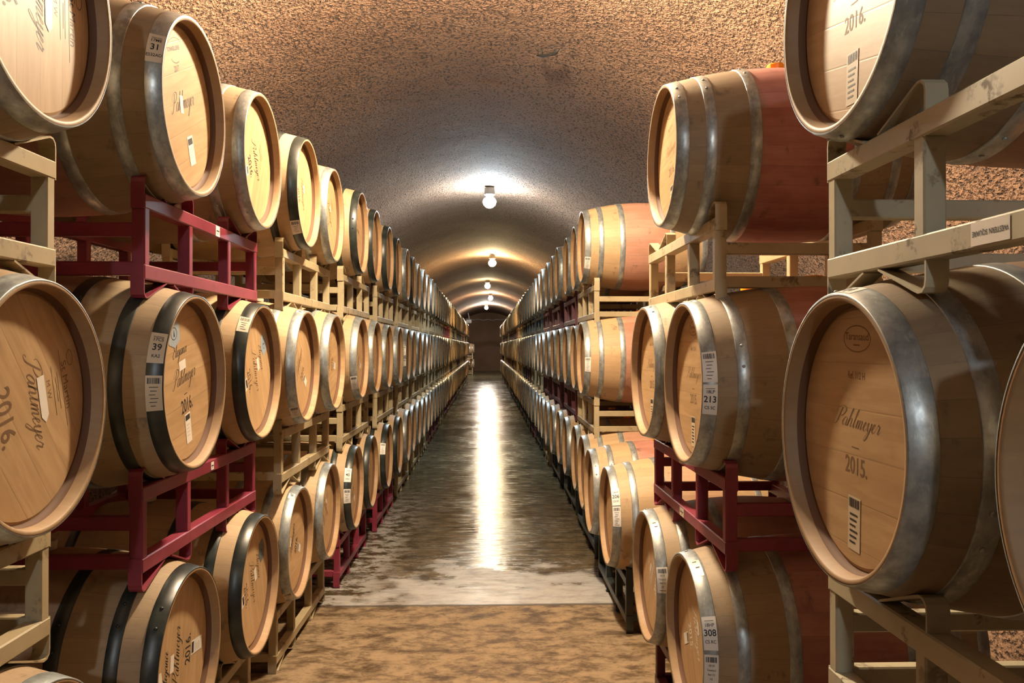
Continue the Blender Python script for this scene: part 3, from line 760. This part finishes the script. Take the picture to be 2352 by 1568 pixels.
K('R0T', -1, 'T', .752, 1.185, .726, 'putty', 'pale putty rack on top of the barrel stamped 2015, with a maker sticker')
K('R0M', -1, 'M', .752, 1.185, -.178, 'putty', 'rusty beige rack under the barrel stamped 2015')
K('R1T', -1, 'T', .790, 3.39, .770, 'beige', 'rusty beige rack holding the lone wine-stained barrel with the orange bung')
K('R1M', -1, 'M', .790, 3.27, -.125, 'red', 'dull crimson rack between the barrels stickered 213 and 308')
K('R1B', -1, 'B', .790, 3.25, -1.032, 'plum', 'plum-red base rack on the floor under the barrel stickered 308', base=True)
K('R2B', -1, 'B', .775, 5.150, -.998, 'dark', 'blackish base rack on the floor under the barrel stickered 206', base=True)
K('R3T', -1, 'T', .810, 6.80, .795, 'beige', 'beige rack end under the first top barrel after the gap')
K('R3M', -1, 'M', .805, 6.78, -.093, 'beige', 'beige rack end under the first middle barrel after the gap')
K('R3B', -1, 'B', .805, 6.76, -.984, 'dark', 'blackish base rack fourth along the wine-stained row', base=True)
rack_sticker(RK['L1T'], .06, .237, .045, .04)
rack_sticker(RK['L1M'], .02, .237, .03, .03)
rack_sticker(RK['R0T'], -.003, .023, .095, .036, [('WESTERN SQUARE', .000, .0115)], turn=-1)
rack_sticker(RK['R1M'], -.04, .237, .05, .035, paper='manila'); rack_sticker(RK['R1M'], -.02, .022, .07, .035, paper='manila')

# ------------------------------------------------------------------ the rows running away down the tunnel
def XL(y): return -.90 - .004 * (y - 8)
def XR(y): return .745 - .005 * (y - 8)
rg = random.Random(11)
cnt = {(1, 'T'): 5, (1, 'M'): 5, (1, 'B'): 7, (-1, 'T'): 3, (-1, 'M'): 4, (-1, 'B'): 5}
ck = {(1, 'T'): 4, (1, 'M'): 4, (1, 'B'): 4, (-1, 'T'): 3, (-1, 'M'): 3, (-1, 'B'): 4}
ZL = {'T': .800, 'M': -.090, 'B': -.985}
LH = {'T': ['black', 'black', 'black', 'black', 'zinc', 'black', 'zinc', 'zinc', 'zinc'], 'M': ['zinc'] * 9, 'B': ['black', 'black', 'zinc', 'zinc']}
HN = {'zinc': 'grey-hooped', 'black': 'black-hooped'}
def far_barrel(sgn, t, y, z):
    cnt[(sgn, t)] += 1; n = cnt[(sgn, t)]
    li = LH[t]; i = n - 6 if t != 'B' else n - 8
    hoop = 'zinc' if sgn < 0 else (li[i] if i < len(li) else ('black' if rg.random() < .3 and t == 'T' else 'zinc'))
    x = (XL(y) if sgn > 0 else XR(y)) + rg.uniform(-.012, .012)
    lod = 1 if y < 13 else 2
    o = barrel(sgn, t, x, y, z, hoop, '%s oak barrel %s from the front in the %s of the %s' % (HN[hoop], nth(n), TIER[t], ROW[sgn]),
               stain=(.5 if sgn < 0 else .2) * rg.random(), age=rg.uniform(0, .3), lod=lod)
    if lod == 1 and y < 9.5:
        head_stamp(head_of(o), D_plain('2016', n), rg.uniform(-1.5, 1.5), rg.choice(('burn', 'ink')))
    return o
def far_rack(sgn, t, yc, z, col):
    ck[(sgn, t)] += 1; n = ck[(sgn, t)]
    x = (XL(yc) - .088) if sgn > 0 else (XR(yc) + .088)
    return rack(sgn, t, x, yc, z, col, '%s steel rack %s from the front under the %s\'s %s' % (COLNAME[col], nth(n), ROW[sgn], TIER[t]), lod=1 if yc < 12 else 2, base=(t == 'B'))
# barrels of the fourth stack that are not in the near list
a = far_barrel(1, 'T', 5.700, .803); b_ = far_barrel(1, 'T', 6.500, .810)
c_ = far_barrel(1, 'M', 5.715, -.080); d_ = far_barrel(1, 'M', 6.450, -.082)
sticker(c_, 1, 125, .11, 'barcode')
for t, y in (('T', 7.205), ('M', 7.205), ('B', 7.130)): far_barrel(-1, t, y, {'T': .794, 'M': -.098, 'B': -.984}[t])
LC = [7.70, 9.36]; LC += [9.36 + 1.60 * i for i in range(1, 20)]
RC = [8.38, 9.98]; RC += [9.98 + 1.62 * i for i in range(1, 21)]
for si, yc in enumerate(LC):
    for t in 'TMB':
        for s in (-1, 1): 
            o = far_barrel(1, t, yc + s * .39 + rg.uniform(-.015, .015), ZL[t])
            if si == 0 and t == 'B' and s < 0: sticker(o, 1, 70, .10, 'barcode')
            if si == 1 and t == 'M' and s < 0: sticker(o, 1, 80, .10, 'barcode'); sticker(o, 1, 106, .08, 'barcode')
        col = 'beige'
        if t == 'B' and si == 0: col = 'red'
        if t == 'B' and si > 2: col = 'plum' if si % 3 else 'beige'
        if t == 'T' and si in (7, 8): col = 'red'
        if si > 8: col = rg.choice(('beige', 'dark', 'beige', 'plum'))
        far_rack(1, t, yc, ZL[t], col)
for si, yc in enumerate(RC):
    for t in 'TMB':
        for s in (-1, 1): far_barrel(-1, t, yc + s * .39 + rg.uniform(-.015, .015), ZL[t])
        col = 'plum' if (si < 3 and t != 'B') else rg.choice(('dark', 'beige', 'plum', 'dark'))
        far_rack(-1, t, yc, ZL[t], col)

# ------------------------------------------------------------------ the far end
for n, z in ((0, .62), (1, 1.51)):
    o = thing('wine_barrel', ('lower' if n == 0 else 'upper') + ' oak barrel of the short two-high stack near the end wall', 'barrel', 'short stack near the end wall', (-1.38 + 0, 48.5, z), 0, 1, far_mesh('zinc'))
    o['stain'] = 0.0; o['age'] = .1; o['roll'] = .3
    thing('barrel_rack', 'beige rack under the ' + ('lower' if n == 0 else 'upper') + ' barrel of the short stack near the end wall', 'rack', 'racks of the short stack near the end wall', (-.99, 48.11, z - .575), 0, 1, far_rack_mesh('beige'))
b = MB()
pts = [(-1.9 + 3.6 * i / 24, 47.0, 3.30 - .10 * math.sin(math.pi * i / 24) + .03 * math.sin(i * 1.7)) for i in range(25)]
b.tube(pts, .02, 8)
thing('hanging_cable', 'dark cable slung across the vault in front of the end wall', 'cable', None, (0, 0, 0), 0, 1, b.build('hanging_cable', ['cable'], True))
b = MB(); b.box(-1.35, -1.05, 46.8, 47.0, 3.0, 3.22, ch=.02); b.tube([(-1.2, 46.9, 3.22), (-1.2, 46.9, 3.4), (-1.25, 46.9, 3.6)], .03)
thing('junction_box', 'dark junction box hanging on the vault beside the slung cable', 'junction box', None, (0, 0, 0), 0, 1, b.build('junction_box', ['lampcap']))
b = MB()
b.tube([(.37, 6.25, 3.90), (.41, 6.20, 3.875), (.46, 6.14, 3.865), (.50, 6.06, 3.85), (.52, 6.02, 3.865)], [.008, .013, .010, .014, .006], 7)
b.tube([(.46, 6.14, 3.865), (.45, 6.11, 3.85), (.47, 6.08, 3.845)], [.007, .006, .003], 6)
b.tube([(.40, 6.21, 3.875), (.40, 6.21, 3.97)], .006, 6)
thing('rebar_stub', 'dark scrap of rusty wire poking from the crown of the vault', 'wire', None, (0, 0, 0), 0, 1, b.build('rebar_stub', ['cable'], True))
